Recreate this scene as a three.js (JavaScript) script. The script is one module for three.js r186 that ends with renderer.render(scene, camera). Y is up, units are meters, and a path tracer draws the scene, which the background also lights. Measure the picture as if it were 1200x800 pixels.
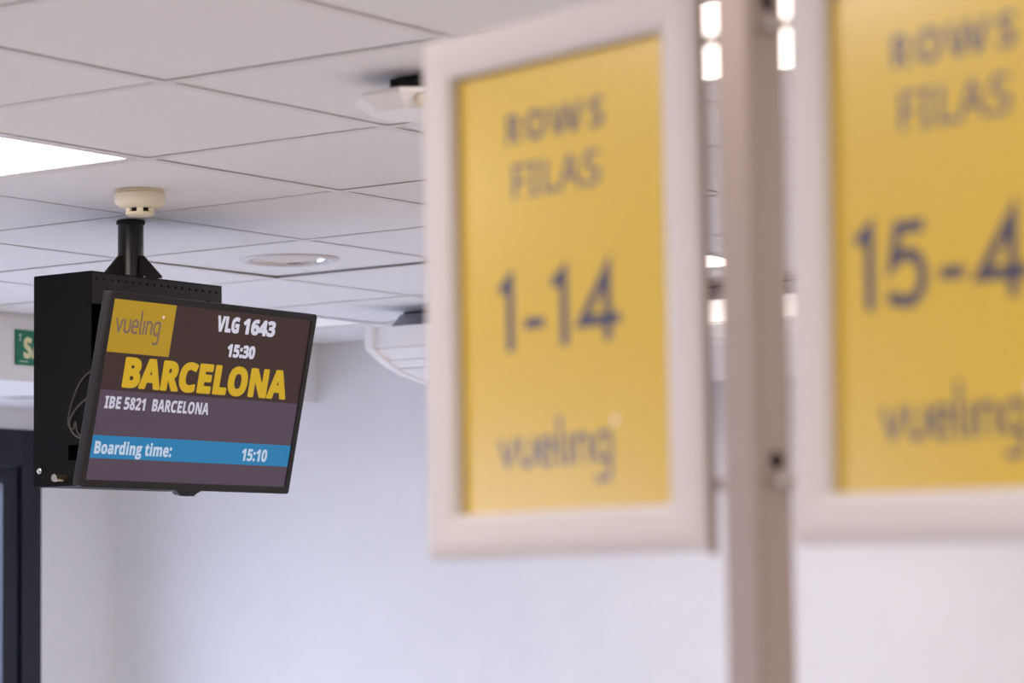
import * as THREE from 'three';
import { RectAreaLightUniformsLib } from 'three/addons/lights/RectAreaLightUniformsLib.js';
import { RoundedBoxGeometry } from 'three/addons/geometries/RoundedBoxGeometry.js';
import { mergeGeometries, mergeVertices, toCreasedNormals } from 'three/addons/utils/BufferGeometryUtils.js';
import { Brush, Evaluator, SUBTRACTION } from 'three-bvh-csg';

// ---------------------------------------------------------------- camera, sky, exposure
const scene = new THREE.Scene();
const CEIL = 2.5;                                   // ceiling height; grid lines of the ceiling run along x and z, 0.6 m apart
const camera = new THREE.PerspectiveCamera(2 * Math.atan(400 / 3362.1) * 180 / Math.PI, 1.5, 0.05, 200);
{
  const yaw = 0.9478, pitch = 0.0880, roll = -0.0127;
  const X0 = new THREE.Vector3(Math.cos(yaw), 0, Math.sin(yaw)), Z0 = new THREE.Vector3(-Math.sin(yaw), 0, Math.cos(yaw)), Y0 = new THREE.Vector3(0, 1, 0);
  const Y1 = Y0.clone().multiplyScalar(Math.cos(pitch)).addScaledVector(Z0, Math.sin(pitch));
  const Z1 = Z0.clone().multiplyScalar(Math.cos(pitch)).addScaledVector(Y0, -Math.sin(pitch));
  const X2 = X0.clone().multiplyScalar(Math.cos(roll)).addScaledVector(Y1, Math.sin(roll));
  const Y2 = Y1.clone().multiplyScalar(Math.cos(roll)).addScaledVector(X0, -Math.sin(roll));
  camera.quaternion.setFromRotationMatrix(new THREE.Matrix4().makeBasis(X2, Y2, Z1));
  camera.position.set(-3.5279, 1.6373, 3.247);
  camera.focus = 6.42;
  camera.userData.fStop = 4.6;
}
scene.background = new THREE.Color(0.62, 0.70, 1.0);          // overcast, bluish daylight outside the glazing
scene.backgroundIntensity = 7.3;
const LED_POWER = 12.4, LED_COLOR = new THREE.Color(1.0, 0.865, 0.79);
const renderer = new THREE.WebGLRenderer({ antialias: true });
renderer.toneMapping = THREE.LinearToneMapping;
renderer.toneMappingExposure = 1.0;
renderer.shadowMap.enabled = true;
RectAreaLightUniformsLib.init();

// ---------------------------------------------------------------- helpers
let seed = 12345;
const rnd = () => { seed = (seed * 1664525 + 1013904223) >>> 0; return seed / 4294967296; };
const taken = {};
function numbered(name) { const n = taken[name] = (taken[name] ?? -1) + 1; return n ? name + '_' + String(n).padStart(3, '0') : name; }
function shade(m) { m.castShadow = true; m.receiveShadow = true; return m; }
function part(name, geometry, material, parent) { const m = shade(new THREE.Mesh(geometry, material)); m.name = name; parent.add(m); return m; }
function thing(name, label, category, position = [0, 0, 0], group) {
  const o = new THREE.Group(); o.name = numbered(name); o.position.set(...position);
  o.userData = { label, category }; if (group) o.userData.group = group;
  scene.add(o); return o;
}
function structure(name, label, category, geometry, material) {
  const o = geometry ? shade(new THREE.Mesh(geometry, material)) : new THREE.Group();
  o.name = name; o.userData = { kind: 'structure', label, category }; scene.add(o); return o;
}
const box = (x0, x1, y0, y1, z0, z1) => new THREE.BoxGeometry(x1 - x0, y1 - y0, z1 - z0).translate((x0 + x1) / 2, (y0 + y1) / 2, (z0 + z1) / 2);
const rbox = (x0, x1, y0, y1, z0, z1, r = 0.002, s = 2) => new RoundedBoxGeometry(x1 - x0, y1 - y0, z1 - z0, s, r).translate((x0 + x1) / 2, (y0 + y1) / 2, (z0 + z1) / 2);
const merge = (list) => mergeGeometries(list.map((g) => { const n = g.index ? g.toNonIndexed() : g; for (const k of Object.keys(n.attributes)) if (!['position', 'normal', 'uv'].includes(k)) n.deleteAttribute(k); return n; }));
const lathe = (pts, n = 48) => new THREE.LatheGeometry(pts.map(([r, y]) => new THREE.Vector2(r, y)), n);
const cyl = (r, h, n = 24, r2 = r) => new THREE.CylinderGeometry(r, r2, h, n);
function metreUV(g, s = 1) {                                   // uv in metres from the dominant axis of each face
  const q = g.index ? g.toNonIndexed() : g, p = q.attributes.position, n = q.attributes.normal, uv = new Float32Array(p.count * 2);
  for (let i = 0; i < p.count; i++) {
    const ax = Math.abs(n.getX(i)), ay = Math.abs(n.getY(i)), az = Math.abs(n.getZ(i));
    const [u, v] = ay > ax && ay > az ? [p.getX(i), p.getZ(i)] : ax > az ? [p.getZ(i), p.getY(i)] : [p.getX(i), p.getY(i)];
    uv[i * 2] = u * s; uv[i * 2 + 1] = v * s;
  }
  q.setAttribute('uv', new THREE.BufferAttribute(uv, 2)); return q;
}
function noiseTexture(size, fn, srgb) {
  const d = new Uint8Array(size * size * 4);
  for (let y = 0; y < size; y++) for (let x = 0; x < size; x++) { const v = fn(x, y), i = (y * size + x) * 4; for (let c = 0; c < 3; c++) d[i + c] = Math.max(0, Math.min(255, Array.isArray(v) ? v[c] : v)); d[i + 3] = 255; }
  const t = new THREE.DataTexture(d, size, size); t.wrapS = t.wrapT = THREE.RepeatWrapping; t.magFilter = THREE.LinearFilter; t.minFilter = THREE.LinearMipmapLinearFilter; t.generateMipmaps = true;
  if (srgb) t.colorSpace = THREE.SRGBColorSpace; t.needsUpdate = true; return t;
}
function valueNoise(size, cells) {
  const g = Array.from({ length: cells * cells }, rnd), s = (t) => t * t * (3 - 2 * t);
  return (x, y) => {
    const fx = x / size * cells, fy = y / size * cells, x0 = Math.floor(fx), y0 = Math.floor(fy), tx = s(fx - x0), ty = s(fy - y0), at = (i, j) => g[((j % cells) + cells) % cells * cells + ((i % cells) + cells) % cells];
    return (at(x0, y0) * (1 - tx) + at(x0 + 1, y0) * tx) * (1 - ty) + (at(x0, y0 + 1) * (1 - tx) + at(x0 + 1, y0 + 1) * tx) * ty;
  };
}

// ---------------------------------------------------------------- materials
const std = (o) => new THREE.MeshStandardMaterial(o), phys = (o) => new THREE.MeshPhysicalMaterial(o);
const nA = valueNoise(256, 64), nB = valueNoise(256, 16), nC = valueNoise(256, 5);
const grainBump = noiseTexture(256, (x, y) => 90 + 110 * nA(x, y) + 50 * nB(x, y));
const tileColor = noiseTexture(256, (x, y) => { const v = 238 + 2 * nA(x, y) + 1.5 * nC(x, y); return [v, v * 0.995, v * 0.992]; }, true);
const wallColor = noiseTexture(256, (x, y) => { const v = 238 + 2 * nB(x, y) + 3 * nC(x, y); return [v, v * 0.998, v * 0.995]; }, true);
const floorColor = noiseTexture(256, (x, y) => { const v = 185 + 26 * nA(x, y) + 8 * nC(x, y); return [v, v * 0.975, v * 0.955]; }, true);
const M = {
  tile: std({ map: tileColor, roughness: 0.95 }),
  bar: std({ color: 0xe6e3e0, roughness: 0.55 }),
  wall: std({ map: wallColor, roughness: 0.85 }),
  darkWall: std({ color: 0x232838, roughness: 0.8 }),
  slab: std({ color: 0x6f6c69, roughness: 1 }),
  floor: std({ map: floorColor, roughness: 0.35 }),
  ground: std({ color: 0xbdbdbb, roughness: 1 }),
  navy: std({ color: 0x0e1424, roughness: 0.42, metalness: 0.1 }),
  pane: phys({ color: 0xffffff, transmission: 1, thickness: 0, roughness: 0.02, ior: 1.5 }),
  white: std({ color: 0xe4e2e0, roughness: 0.5 }),
  unit: std({ color: 0xfaf8f6, roughness: 0.45 }),
  unitGrey: std({ color: 0xaaa9b0, roughness: 0.6 }),
  dark: std({ color: 0x0b0b0d, roughness: 0.7 }),
  black: phys({ color: 0x09080b, roughness: 0.6, specularIntensity: 0.3 }),
  poleBlack: std({ color: 0x0a0808, roughness: 0.28 }),
  warmLitBlack: std({ color: 0x1c1615, roughness: 0.6 }),  // browner copy of the black steel, warm front light put into its colour
  blackMat: std({ color: 0x08080a, roughness: 0.85 }),
  cable: std({ color: 0x4a4640, roughness: 0.6 }),
  tvShell: std({ color: 0x1a1a1f, roughness: 0.4 }),
  bezel: phys({ color: 0x151012, roughness: 0.4, specularIntensity: 0.8 }),
  chrome: std({ color: 0xd8d6d2, roughness: 0.22, metalness: 1 }),
  brass: std({ color: 0xc8b48c, roughness: 0.3, metalness: 1 }),
  cream: std({ color: 0xe9dec4, roughness: 0.45 }),
  frame: std({ color: 0xdedadb, roughness: 0.5 }),
  post: std({ color: 0xab9b93, roughness: 0.4, metalness: 0.2 }),
  led: std({ color: 0xffffff, roughness: 0.6, emissive: LED_COLOR, emissiveIntensity: 3.8 }),
  ledDim: std({ color: 0xf2f2f2, roughness: 0.6, emissive: 0xffffff, emissiveIntensity: 0.2 }),
  frosted: std({ color: 0xdcd2c8, roughness: 0.35 }),
  reflector: std({ color: 0xdcdcdc, roughness: 0.16, metalness: 1 }),
};

// ---------------------------------------------------------------- room shell
const X0 = -7, XW = 4.05, ZW = -3.974, ZB = -3.018, Z1 = 6.0, LOW = 2.30, SL = 2.75;
structure('floor', 'speckled beige hard floor of the boarding hall', 'floor', metreUV(box(X0 - 0.3, XW + 0.3, -0.2, 0, ZW - 0.3, Z1 + 0.3)), M.floor);
structure('ground', 'pale grey paving outside the glazed wall', 'ground', box(-40, 40, -0.32, -0.2, -60, ZW - 0.3), M.ground);
structure('wall_right', 'plain white end wall behind the hanging monitor', 'wall', metreUV(box(XW, XW + 0.2, 0, SL, ZW - 0.2, Z1 + 0.2)), M.wall);
structure('wall_back', 'plain dark blue-grey wall at the far end of the hall', 'wall', metreUV(box(X0 - 0.2, X0, 0, SL, ZW - 0.2, Z1 + 0.2)), M.darkWall);
structure('wall_front', 'plain white long wall facing the glazing', 'wall', metreUV(box(X0, XW, 0, SL, Z1, Z1 + 0.2)), M.wall);
structure('ceiling_soffit', 'white dropped soffit above the glazed doors', 'ceiling', metreUV(box(X0, XW, LOW, SL, ZW - 0.2, ZB)), M.wall);
// glazed wall: openings between piers
const DOOR = [2.62, 3.677, 2.232], WINDOWS = [[-5.0, -3.3], [0.1, 2.5]], SILL = 0.15, HEAD = 2.12;
{
  const g = [], spans = [...WINDOWS.map(([a, b]) => [a, b, SILL, HEAD]), [DOOR[0], DOOR[1], 0, DOOR[2]]];
  let x = X0;
  for (const [a, b, lo, hi] of spans) { g.push(box(x, a, 0, LOW, ZW - 0.2, ZW)); if (lo > 0) g.push(box(a, b, 0, lo, ZW - 0.2, ZW)); g.push(box(a, b, hi, LOW, ZW - 0.2, ZW)); x = b; }
  g.push(box(x, XW, 0, LOW, ZW - 0.2, ZW));
  structure('wall_left', 'white window wall below the dropped soffit', 'wall', metreUV(merge(g)), M.wall);
}
{
  const d = structure('door_1', 'dark navy framed glass door beside the white wall', 'door');
  const [a, b, h] = DOOR, zc = ZW;
  part('door_frame', merge([rbox(b - 0.095, b, 0, h, ZW - 0.14, ZW + 0.008, 0.004), rbox(a, a + 0.095, 0, h, ZW - 0.14, ZW + 0.008, 0.004), rbox(a + 0.095, b - 0.095, h - 0.125, h, ZW - 0.14, ZW + 0.008, 0.004)]), M.navy, d);
  const leaf = part('door_leaf', merge([rbox(b - 0.172, b - 0.1, 0.01, h - 0.13, zc - 0.06, zc - 0.005, 0.004), rbox(a + 0.1, a + 0.172, 0.01, h - 0.13, zc - 0.06, zc - 0.005, 0.004), rbox(a + 0.172, b - 0.172, h - 0.187, h - 0.13, zc - 0.06, zc - 0.005, 0.004), rbox(a + 0.172, b - 0.172, 0.01, 0.12, zc - 0.06, zc - 0.005, 0.004)]), M.navy, d);
  part('pane', box(a + 0.17, b - 0.17, 0.11, h - 0.185, zc - 0.014, zc - 0.008), M.pane, leaf);
  part('handle', merge([rbox(a + 0.13, a + 0.15, 0.95, 1.25, zc + 0.03, zc + 0.05, 0.006), cyl(0.007, 0.04).rotateX(Math.PI / 2).translate(a + 0.14, 1.0, zc + 0.015), cyl(0.007, 0.04).rotateX(Math.PI / 2).translate(a + 0.14, 1.2, zc + 0.015)]), M.chrome, leaf);
}
WINDOWS.forEach(([a, b], i) => {
  const w = structure('window_' + (i + 1), i ? 'tall dark framed window nearest the glass door' : 'tall dark framed window farthest from the glass door', 'window'), z0 = ZW - 0.13, z1 = ZW - 0.06;
  part('window_frame', merge([rbox(a, a + 0.06, SILL, HEAD, z0, z1, 0.004), rbox(b - 0.06, b, SILL, HEAD, z0, z1, 0.004), rbox(a + 0.06, b - 0.06, HEAD - 0.06, HEAD, z0, z1, 0.004), rbox(a + 0.06, b - 0.06, SILL, SILL + 0.06, z0, z1, 0.004), rbox((a + b) / 2 - 0.03, (a + b) / 2 + 0.03, SILL + 0.06, HEAD - 0.06, z0, z1, 0.004)]), M.navy, w);
  part('pane', box(a + 0.055, (a + b) / 2 - 0.025, SILL + 0.055, HEAD - 0.055, ZW - 0.1, ZW - 0.094), M.pane, w);
  part('pane', box((a + b) / 2 + 0.025, b - 0.055, SILL + 0.055, HEAD - 0.055, ZW - 0.1, ZW - 0.094), M.pane, w);
});

// ---------------------------------------------------------------- suspended ceiling: T-bars and lay-in tiles
const ceiling = structure('ceiling', 'suspended ceiling of white square tiles in a white grid', 'ceiling');
part('slab', box(X0, XW, CEIL + 0.16, SL, ZB, Z1), M.slab, ceiling);
const P = 0.6, LIGHTS = [[0, -2], [0, 1], [4, -2], [5, -5], [-5, -3], [-4, 1], [-8, -2], [-8, 1], [0, 4], [-5, 4], [4, 7], [0, 7], [-4, 7], [-8, 7]];  // panels without their own label are unseen, added to light signs and walls
const isLight = (i, j) => LIGHTS.some(([a, b]) => a === i && b === j), DOWN = [3, -3];
{
  const barX = box(0, 1, 0, 0.0008, -0.012, 0.012), webX = box(0, 1, 0.0008, 0.035, -0.0015, 0.0015);
  const runX = merge([barX, webX]);
  for (let j = -5; j * P < Z1; j++) { const m = part('t_bar', runX, M.bar, ceiling); m.position.set(X0, CEIL, j * P); m.scale.x = XW - X0; }
  const runZ = merge([box(-0.012, 0.012, 0.0001, 0.0009, 0, 1), box(-0.0015, 0.0015, 0.0009, 0.035, 0, 1)]);
  for (let i = -11; i * P < XW; i++) { const m = part('t_bar', runZ, M.bar, ceiling); m.position.set(i * P, CEIL, ZB); m.scale.z = Z1 - ZB; }
  const whole = metreUV(rbox(0.004, P - 0.004, 0, 0.014, 0.004, P - 0.004, 0.0015, 1));
  for (let i = -12; i * P < XW; i++) for (let j = -6; j * P < Z1; j++) {
    if (isLight(i, j)) continue;
    const x0 = Math.max(i * P, X0), x1 = Math.min((i + 1) * P, XW), z0 = Math.max(j * P, ZB), z1 = Math.min((j + 1) * P, Z1);
    if (x1 - x0 < 0.03 || z1 - z0 < 0.03) continue;
    const lift = 0.0014 + 0.0013 * rnd();
    if (i === DOWN[0] && j === DOWN[1]) {
      const s = new THREE.Shape([[0.004, 0.004], [P - 0.004, 0.004], [P - 0.004, P - 0.004], [0.004, P - 0.004]].map((p) => new THREE.Vector2(...p)));
      s.holes.push(new THREE.Path().absarc(P / 2, P / 2, 0.106, 0, Math.PI * 2, true));
      const g = new THREE.ExtrudeGeometry(s, { depth: 0.014, bevelEnabled: false, curveSegments: 48 }).rotateX(Math.PI / 2).translate(0, 0.014, 0);
      const t = part('tile', metreUV(g), M.tile, ceiling); t.position.set(x0, CEIL + 0.003, z0); t.rotation.z = 0.008; continue;
    }
    const full = x1 - x0 > P - 1e-6 && z1 - z0 > P - 1e-6;
    const t = part('tile', full ? whole : metreUV(rbox(0.004, x1 - x0 - 0.004, 0, 0.014, 0.004, z1 - z0 - 0.004, 0.0015, 1)), M.tile, ceiling);
    t.position.set(x0, CEIL + lift, z0);
  }
}

// ---------------------------------------------------------------- ceiling lights
const LIGHT_LABELS = {
  '0,-2': 'bright square ceiling light panel beside the cream smoke detector',
  '0,1': 'bright square ceiling light panel seen past the brown-grey sign post',
  '4,-2': 'bright square ceiling light panel nearest the hanging air conditioner',
  '5,-5': 'dimmed square ceiling light panel in the corner by the dropped soffit',
};
for (const [i, j] of LIGHTS) {
  const off = i === 5 && j === -5;                               // the panel in the corner by the end wall is dimmed
  const own = LIGHT_LABELS[i + ',' + j];
  const t = thing('ceiling_light', own ?? 'added square ceiling light panel out of view over the waiting area, away from the monitor', 'ceiling light', [(i + 0.5) * P, CEIL, (j + 0.5) * P], 'light panels in the tile grid');
  const e = 0.292, d = 0.272;
  part('frame', merge([rbox(-e, e, 0.001, 0.03, -e, -d, 0.001, 1), rbox(-e, e, 0.001, 0.03, d, e, 0.001, 1), rbox(-e, -d, 0.001, 0.03, -d, d, 0.001, 1), rbox(d, e, 0.001, 0.03, -d, d, 0.001, 1), box(-d, d, 0.02, 0.03, -d, d)]), M.bar, t);
  part('diffuser', box(-d, d, 0.004, 0.008, -d, d), off ? M.ledDim : M.led, t);
  const l = new THREE.RectAreaLight(LED_COLOR, off ? 0.3 : LED_POWER, 2 * d, 2 * d); l.name = 'ceiling_light_glow'; l.position.set(0, 0.002, 0); l.rotation.x = -Math.PI / 2; t.add(l);
}
{ // recessed round downlight, not lit
  const t = thing('downlight', 'round recessed ceiling downlight with clear ribbed reflector, switched off', 'downlight', [2.1, CEIL + 0.0035, -1.5]);
  part('trim_ring', lathe([[0.104, 0.004], [0.1265, 0.002], [0.1275, 0], [0.125, -0.004], [0.116, -0.0065], [0.108, -0.005], [0.104, 0], [0.104, 0.004]], 64), M.white, t);
  part('reflector', lathe([[0.1045, -0.001], [0.102, 0.012], [0.098, 0.013], [0.096, 0.026], [0.092, 0.027], [0.088, 0.045], [0.07, 0.06], [0.0, 0.06]], 64), M.reflector, t);
  part('glass', lathe([[0.0, -0.004], [0.05, -0.002], [0.075, 0.002], [0.09, 0.010], [0.09, 0.016], [0, 0.016]], 64), M.frosted, t);
}
{ // second small downlight in the soffit
  const t = thing('downlight', 'small round downlight in the dropped soffit beside the exit sign', 'downlight', [3.15, LOW, -3.52]);
  part('trim_ring', lathe([[0.055, 0], [0.075, 0], [0.074, -0.004], [0.06, -0.006], [0.055, 0]], 40), M.white, t);
  part('lens', lathe([[0, -0.002], [0.056, -0.002], [0.056, 0], [0, 0]], 40), M.unitGrey, t);
}

// ---------------------------------------------------------------- smoke detector
{
  const t = thing('smoke_detector', 'cream round smoke detector on the ceiling above the monitor mount', 'smoke detector', [0.9153, CEIL + 0.003, -0.9122]);
  part('base', lathe([[0, 0], [0.049, 0], [0.051, -0.002], [0.051, -0.008], [0.0495, -0.009], [0, -0.009]]), M.cream, t);
  part('body', lathe([[0, -0.009], [0.053, -0.009], [0.0545, -0.011], [0.0545, -0.022], [0.052, -0.030], [0.046, -0.036], [0.038, -0.040], [0.031, -0.041], [0, -0.041]]), M.cream, t);
  part('sensor_chamber', lathe([[0, -0.040], [0.025, -0.040], [0.025, -0.050], [0, -0.050]]), M.dark, t);
  for (let k = 0; k < 6; k++) { const a = k * Math.PI / 3 - 0.82; part('rib', rbox(-0.007, 0.007, -0.0495, -0.0395, 0.024, 0.0305, 0.001, 1), M.cream, t).rotation.y = a; }
  part('cap', lathe([[0, -0.049], [0.029, -0.049], [0.0305, -0.050], [0.030, -0.0525], [0.024, -0.056], [0.012, -0.058], [0, -0.0585]]), M.cream, t);
}

// ---------------------------------------------------------------- octagonal ceiling unit behind the first sign
{
  const t = thing('ceiling_sensor', 'white octagonal ceiling unit on a black mounting block behind the yellow sign', 'ceiling unit', [0.24, CEIL, 0.35]);
  part('mounting_block', rbox(-0.03, 0.085, -0.03, -0.0005, -0.035, 0.10, 0.003), M.dark, t);
  const oct = lathe([[0, -0.0295], [0.100, -0.0295], [0.108, -0.033], [0.108, -0.039], [0.076, -0.062], [0, -0.064]], 8).rotateY(Math.PI / 8);
  part('housing', toCreasedNormals(oct, 0.2), M.unit, t);
  const lens = part('lens', lathe([[0, 0], [0.016, 0], [0.015, 0.003], [0, 0.005]], 24), M.cream, t); lens.position.set(-0.064, -0.0505, 0.064); lens.quaternion.setFromUnitVectors(new THREE.Vector3(0, 1, 0), new THREE.Vector3(-0.42, -0.81, 0.42).normalize());
}

// ---------------------------------------------------------------- ceiling-hung air conditioner by the end wall
{
  const z0 = -2.12, z1 = -0.45, t = thing('air_conditioner', 'long white ceiling-hung air conditioner beside the end wall', 'air conditioner', [3.2, CEIL, z0]);
  const ext = (pts, len, z) => { const g = new THREE.ExtrudeGeometry(new THREE.Shape(pts.map(([x, y]) => new THREE.Vector2(x, y))), { depth: len, bevelEnabled: true, bevelSize: 0.002, bevelThickness: 0.002, bevelSegments: 2 }); return g.translate(0, 0, z); };
  const L = z1 - z0;
  const side = [[-0.008, -0.058], [-0.012, -0.090], [-0.010, -0.122], [0.03, -0.146], [0.09, -0.172], [0.15, -0.190], [0.22, -0.203], [0.30, -0.214], [0.45, -0.226], [0.62, -0.232], [0.66, -0.220], [0.67, -0.19], [0.67, -0.058]];
  part('end_panel', ext(side, 0.026, 0), M.unit, t);
  part('end_panel', ext(side, 0.026, L - 0.026), M.unit, t);
  part('body', ext([[0.03, -0.063], [0.03, -0.115], [0.14, -0.16], [0.64, -0.19], [0.64, -0.063]], L - 0.06, 0.03), M.unitGrey, t);
  part('front_panel', ext([[0.004, -0.061], [0.002, -0.118], [0.03, -0.118], [0.03, -0.061]], L - 0.058, 0.029), M.unit, t);
  const seg = (a, b) => { const [x0, y0] = a, [x1, y1] = b, n = Math.hypot(x1 - x0, y1 - y0), ux = (x1 - x0) / n, uy = (y1 - y0) / n; return ext([[x0 + ux * 0.003, y0 + uy * 0.003], [x1 - ux * 0.003, y1 - uy * 0.003], [x1 - ux * 0.003 - uy * 0.012, y1 - uy * 0.003 + ux * 0.012], [x0 + ux * 0.003 - uy * 0.012, y0 + uy * 0.003 + ux * 0.012]], L - 0.058, 0.029); };
  part('louvre', seg([0.008, -0.124], [0.062, -0.152]), M.unit, t);
  part('louvre', seg([0.064, -0.154], [0.115, -0.174]), M.unit, t);
  part('underside_panel', ext([[0.119, -0.177], [0.15, -0.186], [0.22, -0.199], [0.30, -0.210], [0.45, -0.222], [0.62, -0.228], [0.64, -0.20], [0.14, -0.165]], L - 0.058, 0.029), M.unit, t);
  part('hanging_duct', ext([[0.095, -0.06], [0.155, -0.008], [0.6, -0.008], [0.6, -0.06]], L - 0.1, 0.006), M.unitGrey, t);
  part('gasket', box(0.16, 0.6, -0.0062, -0.0003, 0.012, L - 0.1), M.dark, t);
}

// ---------------------------------------------------------------- canvases: lettering and print
const INK = '#2b2748';
function strokes(ctx, list, w) { ctx.lineWidth = w; ctx.lineCap = 'round'; ctx.lineJoin = 'round'; for (const f of list) { ctx.beginPath(); f(ctx); ctx.stroke(); } }
function wordmark(ctx, x0, x1, base, xh, color, w, dotColor) {   // lower-case airline wordmark: x-height xh above base, raised square dot at the right
  const U = (x1 - x0) / 6.35;
  ctx.save(); ctx.translate(x0, base); ctx.strokeStyle = color; ctx.fillStyle = color;
  const S = xh;
  strokes(ctx, [
    (c) => { c.moveTo(0, -S); c.lineTo(U * 0.42, 0); c.lineTo(U * 0.84, -S); },
    (c) => { c.moveTo(U * 1.2, -S); c.lineTo(U * 1.2, -S * 0.4); c.quadraticCurveTo(U * 1.2, 0, U * 1.58, 0); c.quadraticCurveTo(U * 1.96, 0, U * 1.96, -S * 0.4); c.lineTo(U * 1.96, -S); },
    (c) => { c.moveTo(U * 2.32, -S * 0.52); c.lineTo(U * 3.12, -S * 0.52); c.quadraticCurveTo(U * 3.1, -S, U * 2.72, -S); c.quadraticCurveTo(U * 2.3, -S, U * 2.3, -S * 0.5); c.quadraticCurveTo(U * 2.3, 0, U * 2.74, 0); c.lineTo(U * 3.02, -S * 0.04); },
    (c) => { c.moveTo(U * 3.48, -S * 1.75); c.lineTo(U * 3.48, -S * 0.2); c.quadraticCurveTo(U * 3.48, 0, U * 3.62, 0); },
    (c) => { c.moveTo(U * 3.98, -S); c.lineTo(U * 3.98, 0); },
    (c) => { c.moveTo(U * 4.4, 0); c.lineTo(U * 4.4, -S * 0.98); c.moveTo(U * 4.4, -S * 0.8); c.quadraticCurveTo(U * 4.6, -S, U * 4.8, -S); c.quadraticCurveTo(U * 5.12, -S, U * 5.12, -S * 0.6); c.lineTo(U * 5.12, 0); },
    (c) => { c.moveTo(U * 6.3, -S); c.lineTo(U * 6.3, S * 0.35); c.quadraticCurveTo(U * 6.3, S * 0.75, U * 5.9, S * 0.75); c.lineTo(U * 5.6, S * 0.7); c.moveTo(U * 6.3, -S); c.lineTo(U * 5.95, -S); c.quadraticCurveTo(U * 5.5, -S, U * 5.5, -S * 0.5); c.quadraticCurveTo(U * 5.5, 0, U * 5.9, 0); c.quadraticCurveTo(U * 6.2, 0, U * 6.3, -S * 0.25); },
  ], w);
  ctx.fillStyle = dotColor; const d = w * 1.05; ctx.fillRect(U * 6.62 - d / 2, -S * 1.62, d, d * 1.1);
  ctx.restore();
}
function fitText(ctx, str, x0, x1, base, cap, color, extra = 0, weight = 'bold') {   // text squeezed into x0..x1 with capital height cap
  ctx.save(); ctx.font = weight + ' 200px sans-serif'; ctx.textBaseline = 'alphabetic'; ctx.textAlign = 'left';
  const w = ctx.measureText(str).width, sy = cap / 143, sx = (x1 - x0) / w;
  ctx.translate(x0, base); ctx.scale(sx, sy); ctx.fillStyle = color; ctx.fillText(str, 0, 0);
  if (extra) { ctx.strokeStyle = color; ctx.lineWidth = extra; ctx.lineJoin = 'round'; ctx.strokeText(str, 0, 0); }
  ctx.restore();
}
function canvasTexture(w, h, draw) { const c = document.createElement('canvas'); c.width = w; c.height = h; draw(c.getContext('2d'), w, h); const t = new THREE.CanvasTexture(c); t.colorSpace = THREE.SRGBColorSpace; return t; }

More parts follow.
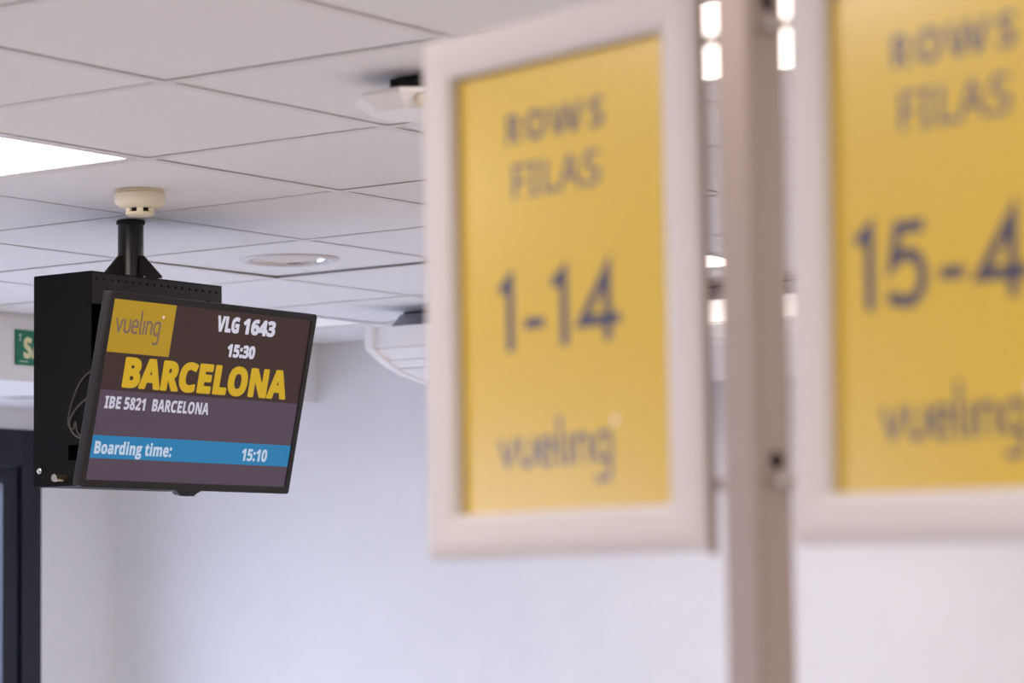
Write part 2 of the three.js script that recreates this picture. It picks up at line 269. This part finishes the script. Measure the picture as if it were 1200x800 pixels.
// ---------------------------------------------------------------- monitor mount: ceiling pole and steel housing
const BX0 = 1.044, BX1 = 1.478, BY0 = 1.889, BY1 = 2.362, BZ0 = -1.356, BZ1 = -1.18, BC = 1.261, PZ = -1.262;
{
  const t = thing('monitor_mount', 'black steel monitor housing hanging from the ceiling on a round pole', 'monitor mount', [BC, BY0, PZ]);
  const T = (g) => g.translate(-BC, -BY0, -PZ);
  part('pole', T(lathe([[0.0265, BY1], [0.0295, BY1], [0.0295, CEIL - 0.002], [0.0265, CEIL - 0.002]], 40).translate(BC - 0.003, 0, PZ)), M.poleBlack, t);
  part('ceiling_collar', T(lathe([[0.0296, CEIL - 0.008], [0.0325, CEIL - 0.008], [0.0325, CEIL - 0.0005], [0.0296, CEIL - 0.0005]], 40).translate(BC - 0.003, 0, PZ)), M.blackMat, t);
  const tri = new THREE.Shape([[0, 0], [0.066, 0], [0.066, 0.004], [0.01, 0.056], [0, 0.056]].map((p) => new THREE.Vector2(...p)));
  const gus = new THREE.ExtrudeGeometry(tri, { depth: 0.005, bevelEnabled: false }).translate(0.029, 0, -0.0025);
  for (let k = 0; k < 4; k++) part('gusset', gus, M.warmLitBlack, t).position.set(-0.003, BY1 - BY0, 0), t.children.at(-1).rotation.y = k * Math.PI / 2;
  part('pole_bolt', T(cyl(0.006, 0.006, 6).translate(BC - 0.003, BY1 + 0.003, PZ + 0.044)), M.chrome, t);
  part('top_panel', T(rbox(BX0, BX1, BY1 - 0.003, BY1, BZ0, BZ1, 0.001, 1)), M.black, t);
  const bottom = part('bottom_panel', T(rbox(BX0, BX1, BY0, BY0 + 0.003, BZ0, BZ1, 0.001, 1)), M.black, t);
  part('back_panel', T(rbox(BX0 + 0.003, BX1 - 0.003, BY0 + 0.003, BY1 - 0.003, BZ0, BZ0 + 0.003, 0.001, 1)), M.black, t);
  part('side_panel', T(rbox(BX1 - 0.003, BX1, BY0 + 0.003, BY1 - 0.003, BZ0, BZ1, 0.001, 1)), M.black, t);
  // near side panel with a small latch window by the front edge
  const s = new THREE.Shape([[BZ0, BY0 + 0.003], [BZ1, BY0 + 0.003], [BZ1, BY1 - 0.003], [BZ0, BY1 - 0.003]].map(([z, y]) => new THREE.Vector2(z, y)));
  s.holes.push(new THREE.Path([[-1.249, 1.945], [-1.249, 1.979], [-1.212, 1.979], [-1.212, 1.945]].map(([z, y]) => new THREE.Vector2(z, y))));
  const near = part('side_panel', T(new THREE.ExtrudeGeometry(s, { depth: 0.003, bevelEnabled: false }).rotateY(-Math.PI / 2).translate(BX0 + 0.003, 0, 0)), M.black, t);
  part('rivet', T(lathe([[0, 0], [0.0075, 0], [0.007, 0.003], [0.004, 0.005], [0, 0.0055]], 20).rotateZ(Math.PI / 2).translate(BX0, 1.9246, -1.336)), M.chrome, near);
  const lock = part('lock', T(cyl(0.0075, 0.03, 20).rotateZ(Math.PI / 2).translate(BX0 - 0.015, 1.9062, -1.259)), M.brass, near);
  part('lock_face', T(cyl(0.0085, 0.006, 20).rotateZ(Math.PI / 2).translate(BX0 - 0.031, 1.9062, -1.259)), M.chrome, near);
  // front flange with a row of small holes and two large slots
  const f = new THREE.Shape([[BX0 + 0.003, BY1 - 0.072], [BX1 - 0.003, BY1 - 0.072], [BX1 - 0.003, BY1 - 0.003], [BX0 + 0.003, BY1 - 0.003]].map((p) => new THREE.Vector2(...p)));
  for (let k = 0; k < 18; k++) f.holes.push(new THREE.Path().absarc(BX0 + 0.018 + k * 0.02335, BY1 - 0.0165, 0.0034, 0, Math.PI * 2, true));
  for (const x of [BX0 + 0.052, BX1 - 0.048]) f.holes.push(new THREE.Path().absarc(x, BY1 - 0.052, 0.0145, 0, Math.PI * 2, true));
  part('front_flange', T(new THREE.ExtrudeGeometry(f, { depth: 0.003, bevelEnabled: false, curveSegments: 10 }).translate(0, 0, BZ1 - 0.003)), M.warmLitBlack, t);
  part('bracket_rail', T(rbox(BC - 0.15, BC - 0.12, BY0 + 0.01, BY1 - 0.075, BZ1 - 0.028, BZ1 - 0.006, 0.002)), M.blackMat, t);
  part('bracket_rail', T(rbox(BC + 0.12, BC + 0.15, BY0 + 0.01, BY1 - 0.075, BZ1 - 0.028, BZ1 - 0.006, 0.002)), M.blackMat, t);
  for (const y of [2.02, 2.17]) part('tilt_arm', T(rbox(BC - 0.12, BC + 0.12, y - 0.015, y + 0.015, BZ1 - 0.02, y > 2.1 ? -1.105 : -1.135, 0.002)), M.blackMat, t);
  const wire = (pts, r) => new THREE.TubeGeometry(new THREE.CatmullRomCurve3(pts.map((p) => new THREE.Vector3(...p))), 60, r, 8);
  part('cable', T(merge([
    wire([[BX0 + 0.10, 2.17, -1.140], [BX0 + 0.03, 2.16, -1.158], [BX0 - 0.008, 2.125, -1.195], [BX0 - 0.012, 2.08, -1.222], [BX0 - 0.010, 2.045, -1.237], [BX0 - 0.008, 2.022, -1.240], [BX0 - 0.006, 2.012, -1.228], [BX0 - 0.008, 2.03, -1.220], [BX0 - 0.004, 2.0, -1.212], [BX0 + 0.03, 1.98, -1.160]], 0.0016),
    wire([[BX0 + 0.06, 2.10, -1.140], [BX0 + 0.004, 2.085, -1.180], [BX0 - 0.010, 2.06, -1.212], [BX0 - 0.011, 2.03, -1.234], [BX0 - 0.008, 2.012, -1.233], [BX0 - 0.004, 1.995, -1.216], [BX0 + 0.02, 1.985, -1.170]], 0.0019),
  ])), M.cable, t);
}

// ---------------------------------------------------------------- boarding monitor
{
  const W = 0.700, H = 0.425, t = thing('boarding_monitor', 'black flat boarding monitor tilted down, its screen naming Barcelona and 15:10', 'monitor', [1.2659, 2.0856, -1.0458]);
  t.rotation.order = 'YXZ'; t.rotation.y = 0.0156; t.rotation.x = 0.2155;
  const sx0 = -0.3375, sx1 = 0.3345, sy0 = -0.1975, sy1 = 0.1985;
  const outer = new THREE.Shape(), r = 0.006;
  const rr = (s, x0, x1, y0, y1, q) => { s.moveTo(x0 + q, y0); s.lineTo(x1 - q, y0); s.absarc(x1 - q, y0 + q, q, -Math.PI / 2, 0); s.lineTo(x1, y1 - q); s.absarc(x1 - q, y1 - q, q, 0, Math.PI / 2); s.lineTo(x0 + q, y1); s.absarc(x0 + q, y1 - q, q, Math.PI / 2, Math.PI); s.lineTo(x0, y0 + q); s.absarc(x0 + q, y0 + q, q, Math.PI, 1.5 * Math.PI); return s; };
  rr(outer, -W / 2 + 0.0015, W / 2 - 0.0015, -H / 2 + 0.0015, H / 2 - 0.0015, r);
  outer.holes.push(new THREE.Path([[sx0, sy0], [sx0, sy1], [sx1, sy1], [sx1, sy0]].map((p) => new THREE.Vector2(...p))));
  part('bezel', new THREE.ExtrudeGeometry(outer, { depth: 0.006, bevelEnabled: true, bevelSize: 0.0015, bevelThickness: 0.0015, bevelSegments: 2 }).translate(0, 0, -0.0075), M.bezel, t);
  const back = merge([rbox(-W / 2 + 0.001, W / 2 - 0.001, -H / 2 + 0.001, H / 2 - 0.001, -0.027, -0.009, 0.004), rbox(-0.26, 0.26, -0.15, 0.13, -0.055, -0.03, 0.01, 3)]);
  part('back_shell', back, M.tvShell, t);
  part('sensor_lobe', toCreasedNormals(new THREE.ExtrudeGeometry(new THREE.Shape([[-0.045, 0], [-0.03, -0.006], [-0.022, -0.012], [0.022, -0.012], [0.03, -0.006], [0.045, 0]].map((p) => new THREE.Vector2(...p))), { depth: 0.02, bevelEnabled: true, bevelSize: 0.001, bevelThickness: 0.001, bevelSegments: 1 }).translate(0, -H / 2, -0.024), 0.5), M.bezel, t);
  part('sensor', new THREE.SphereGeometry(0.007, 16, 10).scale(1.3, 0.6, 1).translate(0, -H / 2 - 0.009, -0.004), M.dark, t);
  const PX = 2400, cw = 1612, ch = 950;
  const tex = canvasTexture(cw, ch, (c) => {
    const X = (x) => (x - sx0) * PX, Y = (y) => (sy1 - y) * PX;
    c.fillStyle = '#3f2c29'; c.fillRect(0, 0, cw, ch);
    c.fillStyle = '#564655'; c.fillRect(0, Y(0.0005), cw, ch);
    c.fillStyle = '#2680b4'; c.fillRect(0, Y(-0.0985), cw, Y(-0.1485) - Y(-0.0985));
    c.fillStyle = '#b8921f'; c.fillRect(0, 0, X(-0.1355), Y(0.0822));
    wordmark(c, X(-0.3165), X(-0.178), Y(0.1275), 0.027 * PX, '#76605a', 0.0052 * PX, '#efe9ee');
    fitText(c, 'VLG', X(0.008), X(0.085), Y(0.1512), 0.0325 * PX, '#dcd9ea', 15);
    fitText(c, '1643', X(0.096), X(0.2105), Y(0.1512), 0.0325 * PX, '#dcd9ea', 15);
    fitText(c, '15:30', X(0.055), X(0.152), Y(0.0962), 0.0268 * PX, '#dcd9ea', 15);
    fitText(c, 'BARCELONA', X(-0.275), X(0.281), Y(0.011), 0.0602 * PX, '#d6ad1f', 16);
    fitText(c, 'IBE 5821', X(-0.3145), X(-0.181), Y(-0.0388), 0.0258 * PX, '#d2cfe0', 7);
    fitText(c, 'BARCELONA', X(-0.165), X(0.0245), Y(-0.0388), 0.0258 * PX, '#d2cfe0', 7);
    fitText(c, 'Boarding time:', X(-0.3256), X(-0.0745), Y(-0.138), 0.0262 * PX, '#c9d6ea', 8);
    fitText(c, '15:10', X(0.162), X(0.2535), Y(-0.1385), 0.0265 * PX, '#c9d6ea', 8);
  });
  const screenMat = phys({ color: 0x050505, roughness: 0.35, emissive: 0xffffff, emissiveMap: tex, emissiveIntensity: 0.85, specularIntensity: 0.5 });
  const sg = new THREE.PlaneGeometry(sx1 - sx0, sy1 - sy0).translate((sx0 + sx1) / 2, (sy0 + sy1) / 2, -0.003);
  part('screen', sg, screenMat, t);
  const l = new THREE.RectAreaLight(0x8a7c74, 0.12, sx1 - sx0, sy1 - sy0); l.name = 'screen_glow'; l.position.set(0, 0, 0.002); l.rotation.y = Math.PI; t.add(l);
}

// ---------------------------------------------------------------- exit sign on the soffit
{
  const t = thing('exit_sign', 'small green exit sign with pale lettering on the dropped soffit', 'exit sign', [2.6134 + 0.15, 2.3495, ZB]);
  const w = 0.30, h = 0.1065;
  const tex = canvasTexture(900, 320, (c) => {
    c.fillStyle = '#127a58'; c.fillRect(0, 0, 900, 320);
    fitText(c, 'SALIDA', 88, 840, 252, 182, '#e9e4b4', 14);
    c.fillStyle = '#cfe3d2'; c.fillRect(36, 34, 22, 26); c.fillRect(36, 70, 24, 7); c.fillRect(36, 84, 24, 7); c.fillRect(36, 98, 20, 7); c.fillRect(40, 288, 110, 9);
  });
  part('plate', rbox(-w / 2, w / 2, 0, h, 0.0005, 0.006, 0.001, 1), std({ color: 0x127a58, roughness: 0.5 }), t);
  part('print', new THREE.PlaneGeometry(w - 0.004, h - 0.004).translate(0, h / 2, 0.0064), std({ map: tex, roughness: 0.5 }), t);
}

// ---------------------------------------------------------------- sign stand: square post with brackets
const RY = -1.825;
{
  const t = thing('sign_post', 'brown-grey square metal post standing between the two yellow row signs', 'post', [-1.4978, 0, 2.0355]);
  t.rotation.y = RY;
  const s = 0.021, q = 0.005, TOP = 2.28;
  const o = new THREE.Shape(), hole = new THREE.Path();
  for (const [p, a, k] of [[o, s, q], [hole, s - 0.0025, q - 0.002]]) {
    p.moveTo(-a + k, -a); p.lineTo(a - k, -a); p.absarc(a - k, -a + k, k, -Math.PI / 2, 0); p.lineTo(a, a - k); p.absarc(a - k, a - k, k, 0, Math.PI / 2); p.lineTo(-a + k, a); p.absarc(-a + k, a - k, k, Math.PI / 2, Math.PI); p.lineTo(-a, -a + k); p.absarc(-a + k, -a + k, k, Math.PI, 1.5 * Math.PI);
  }
  o.holes.push(hole);
  const tube = new THREE.ExtrudeGeometry(o, { depth: TOP - 0.012, bevelEnabled: false, curveSegments: 6 }).rotateX(-Math.PI / 2).translate(0, 0.012, 0);
  const ev = new Evaluator(); ev.useGroups = false; ev.attributes = ['position', 'normal', 'uv'];
  let b = new Brush(tube);
  for (const y of [2.122, 1.7433]) { const c = new Brush(cyl(0.0085, 0.02, 20).rotateZ(Math.PI / 2).translate(s, y, -0.001)); c.updateMatrixWorld(); b.updateMatrixWorld(); b = ev.evaluate(b, c, SUBTRACTION); }
  part('tube', b.geometry, M.post, t);
  part('end_cap', rbox(-s, s, TOP, TOP + 0.006, -s, s, 0.002), M.dark, t);
  part('base_plate', rbox(-0.05, 0.05, 0, 0.012, -0.05, 0.05, 0.003), M.post, t);
  for (const [y, r] of [[2.101, 0.0048], [1.7268, 0.0048]]) for (const sgn of [-1, 1]) {
    const br = part('bracket', merge([cyl(r, 0.03, 16).rotateZ(Math.PI / 2).translate(sgn * (s + 0.015), y, 0.0)]), M.post, t);
    part('screw', cyl(r * 0.8, 0.004, 12).rotateX(Math.PI / 2).translate(sgn * (s + 0.012), y, r + 0.001), M.frame, br);
  }
}

// ---------------------------------------------------------------- yellow row signs
function rowSign(label, pos, yaw, roll, digits) {
  const w = 0.28, h = 0.40, f = 0.040, t = thing('row_sign', label, 'sign', pos);
  t.rotation.order = 'YXZ'; t.rotation.y = yaw; t.rotation.z = roll;
  const prof = (len) => {            // snap-frame profile with mitred ends, running along x with its outer edge at y = 0
    const pts = [[0, -0.0115], [0, -0.001], [0.002, 0.0018], [0.014, 0.0045], [0.030, 0.0038], [f - 0.002, 0.002], [f, -0.0005], [f, -0.0083], [f - 0.003, -0.0115]];
    const pos = [], n = pts.length, V = (k, e) => { const [y, z] = pts[k % n]; return [e * (len / 2 - y), y, z]; };
    for (let k = 0; k < n; k++) { const a = V(k, -1), b2 = V(k + 1, -1), c = V(k + 1, 1), d = V(k, 1); pos.push(...a, ...b2, ...c, ...a, ...c, ...d); }
    const g = new THREE.BufferGeometry(); g.setAttribute('position', new THREE.Float32BufferAttribute(pos, 3)); g.computeVertexNormals();
    g.setAttribute('uv', new THREE.Float32BufferAttribute(new Float32Array(pos.length / 3 * 2), 2)); return g;
  };
  const W = w + 2 * f, H = h + 2 * f, gx = prof(W), gy = prof(H);
  const put = (g, z, x, y) => { const m = part('frame_rail', g, M.frame, t); m.position.set(x, y, 0); m.rotation.z = z; };
  put(gx, 0, 0, -H / 2); put(gx, Math.PI, 0, H / 2); put(gy, Math.PI / 2, W / 2, 0); put(gy, -Math.PI / 2, -W / 2, 0);
  part('back_board', box(-W / 2 + 0.004, W / 2 - 0.004, -H / 2 + 0.004, H / 2 - 0.004, -0.0113, -0.0100), M.frame, t);
  part('shaded_edge', box(W / 2 + 0.0002, W / 2 + 0.0025, -H / 2 - 0.004, H / 2, -0.0115, -0.0035), M.post, t);  // brown strip paints the shade on the side face of the frame
  const PX = 3400, tex = canvasTexture(Math.round(w * PX), Math.round(h * PX), (c, cw, ch) => {
    const X = (x) => (x - 0.0118 + w / 2) * PX, Y = (y) => (h / 2 - y) * PX;
    c.fillStyle = '#dfbb12'; c.fillRect(0, 0, cw, ch);
    for (const [ch1, a, b2] of [['R', -0.063, -0.0395], ['O', -0.0365, -0.004], ['W', -0.002, 0.0425], ['S', 0.0485, 0.071]]) fitText(c, ch1, X(a), X(b2), Y(0.1315), 0.0265 * PX, INK, 2);
    fitText(c, 'FILAS', X(-0.057), X(0.065), Y(0.0815), 0.030 * PX, '#3f3955', 5, 'normal');
    digits(c, X, Y, PX);
    wordmark(c, X(-0.0755), X(0.070), Y(-0.1585), 0.0225 * PX, '#584f48', 0.0058 * PX, '#f3ead6');
  });
  part('poster', box(-w / 2 - 0.001, w / 2 + 0.001, -h / 2 - 0.001, h / 2 + 0.001, -0.0099, -0.0088), std({ color: 0xdcb41c, roughness: 0.6 }), t);
  part('print', new THREE.PlaneGeometry(w, h).translate(0, 0, -0.0083), phys({ map: tex, roughness: 0.36, clearcoat: 1, clearcoatRoughness: 0.2 }), t);
  return t;
}
function digit(c, d, x0, x1, yb, cap, w) {                        // geometric round-capped numerals
  const W = x1 - x0;
  c.strokeStyle = INK; c.lineWidth = w; c.lineCap = 'butt'; c.lineJoin = 'miter';
  c.beginPath();
  if (d === '1') { c.moveTo(x0, yb - cap * 0.80); c.lineTo(x1 - w / 2, yb - cap + w * 0.3); c.lineTo(x1 - w / 2, yb); }
  if (d === '4') { c.moveTo(x1 - W * 0.3, yb); c.lineTo(x1 - W * 0.3, yb - cap + w * 0.7); c.lineTo(x0 + w * 0.5, yb - cap * 0.27); c.lineTo(x1, yb - cap * 0.27); }
  if (d === '-') { c.moveTo(x0, yb - cap * 0.34); c.lineTo(x1, yb - cap * 0.34); }
  if (d === '0') c.ellipse((x0 + x1) / 2, yb - cap / 2, W / 2 - w / 2, cap / 2 - w / 2, 0, 0, Math.PI * 2);
  if (d === '5') { c.moveTo(x1 - W * 0.08, yb - cap + w / 2); c.lineTo(x0 + W * 0.3, yb - cap + w / 2); c.lineTo(x0 + W * 0.18, yb - cap * 0.52); c.quadraticCurveTo(x0 + W * 0.5, yb - cap * 0.68, x0 + W * 0.75, yb - cap * 0.56); c.quadraticCurveTo(x1 - w * 0.4, yb - cap * 0.42, x1 - w * 0.5, yb - cap * 0.3); c.quadraticCurveTo(x1 - w * 0.9, yb - w * 0.3, x0 + W * 0.42, yb - w * 0.45); c.lineTo(x0 + W * 0.05, yb - w * 0.9); }
  c.stroke();
}
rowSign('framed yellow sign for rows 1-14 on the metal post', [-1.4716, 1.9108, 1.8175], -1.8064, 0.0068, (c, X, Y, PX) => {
  const yb = Y(-0.056), cap = 0.068 * PX, w = 0.0104 * PX;
  digit(c, '1', X(-0.073), X(-0.054), yb, cap, w); digit(c, '-', X(-0.040), X(-0.0135), yb, cap, w * 0.95);
  digit(c, '1', X(-0.002), X(0.0185), yb, cap, w); digit(c, '4', X(0.031), X(0.0855), yb, cap, w);
});
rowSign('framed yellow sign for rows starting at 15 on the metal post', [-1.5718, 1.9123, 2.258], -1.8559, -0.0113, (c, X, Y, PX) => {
  const yb = Y(-0.057), cap = 0.068 * PX, w = 0.0104 * PX;
  digit(c, '1', X(-0.1035), X(-0.083), yb, cap, w); digit(c, '5', X(-0.071), X(-0.0255), yb, cap, w);
  digit(c, '-', X(-0.013), X(0.013), yb, cap, w * 0.95); digit(c, '4', X(0.024), X(0.078), yb, cap, w); digit(c, '0', X(0.086), X(0.126), yb, cap, w);
});

renderer.render(scene, camera);
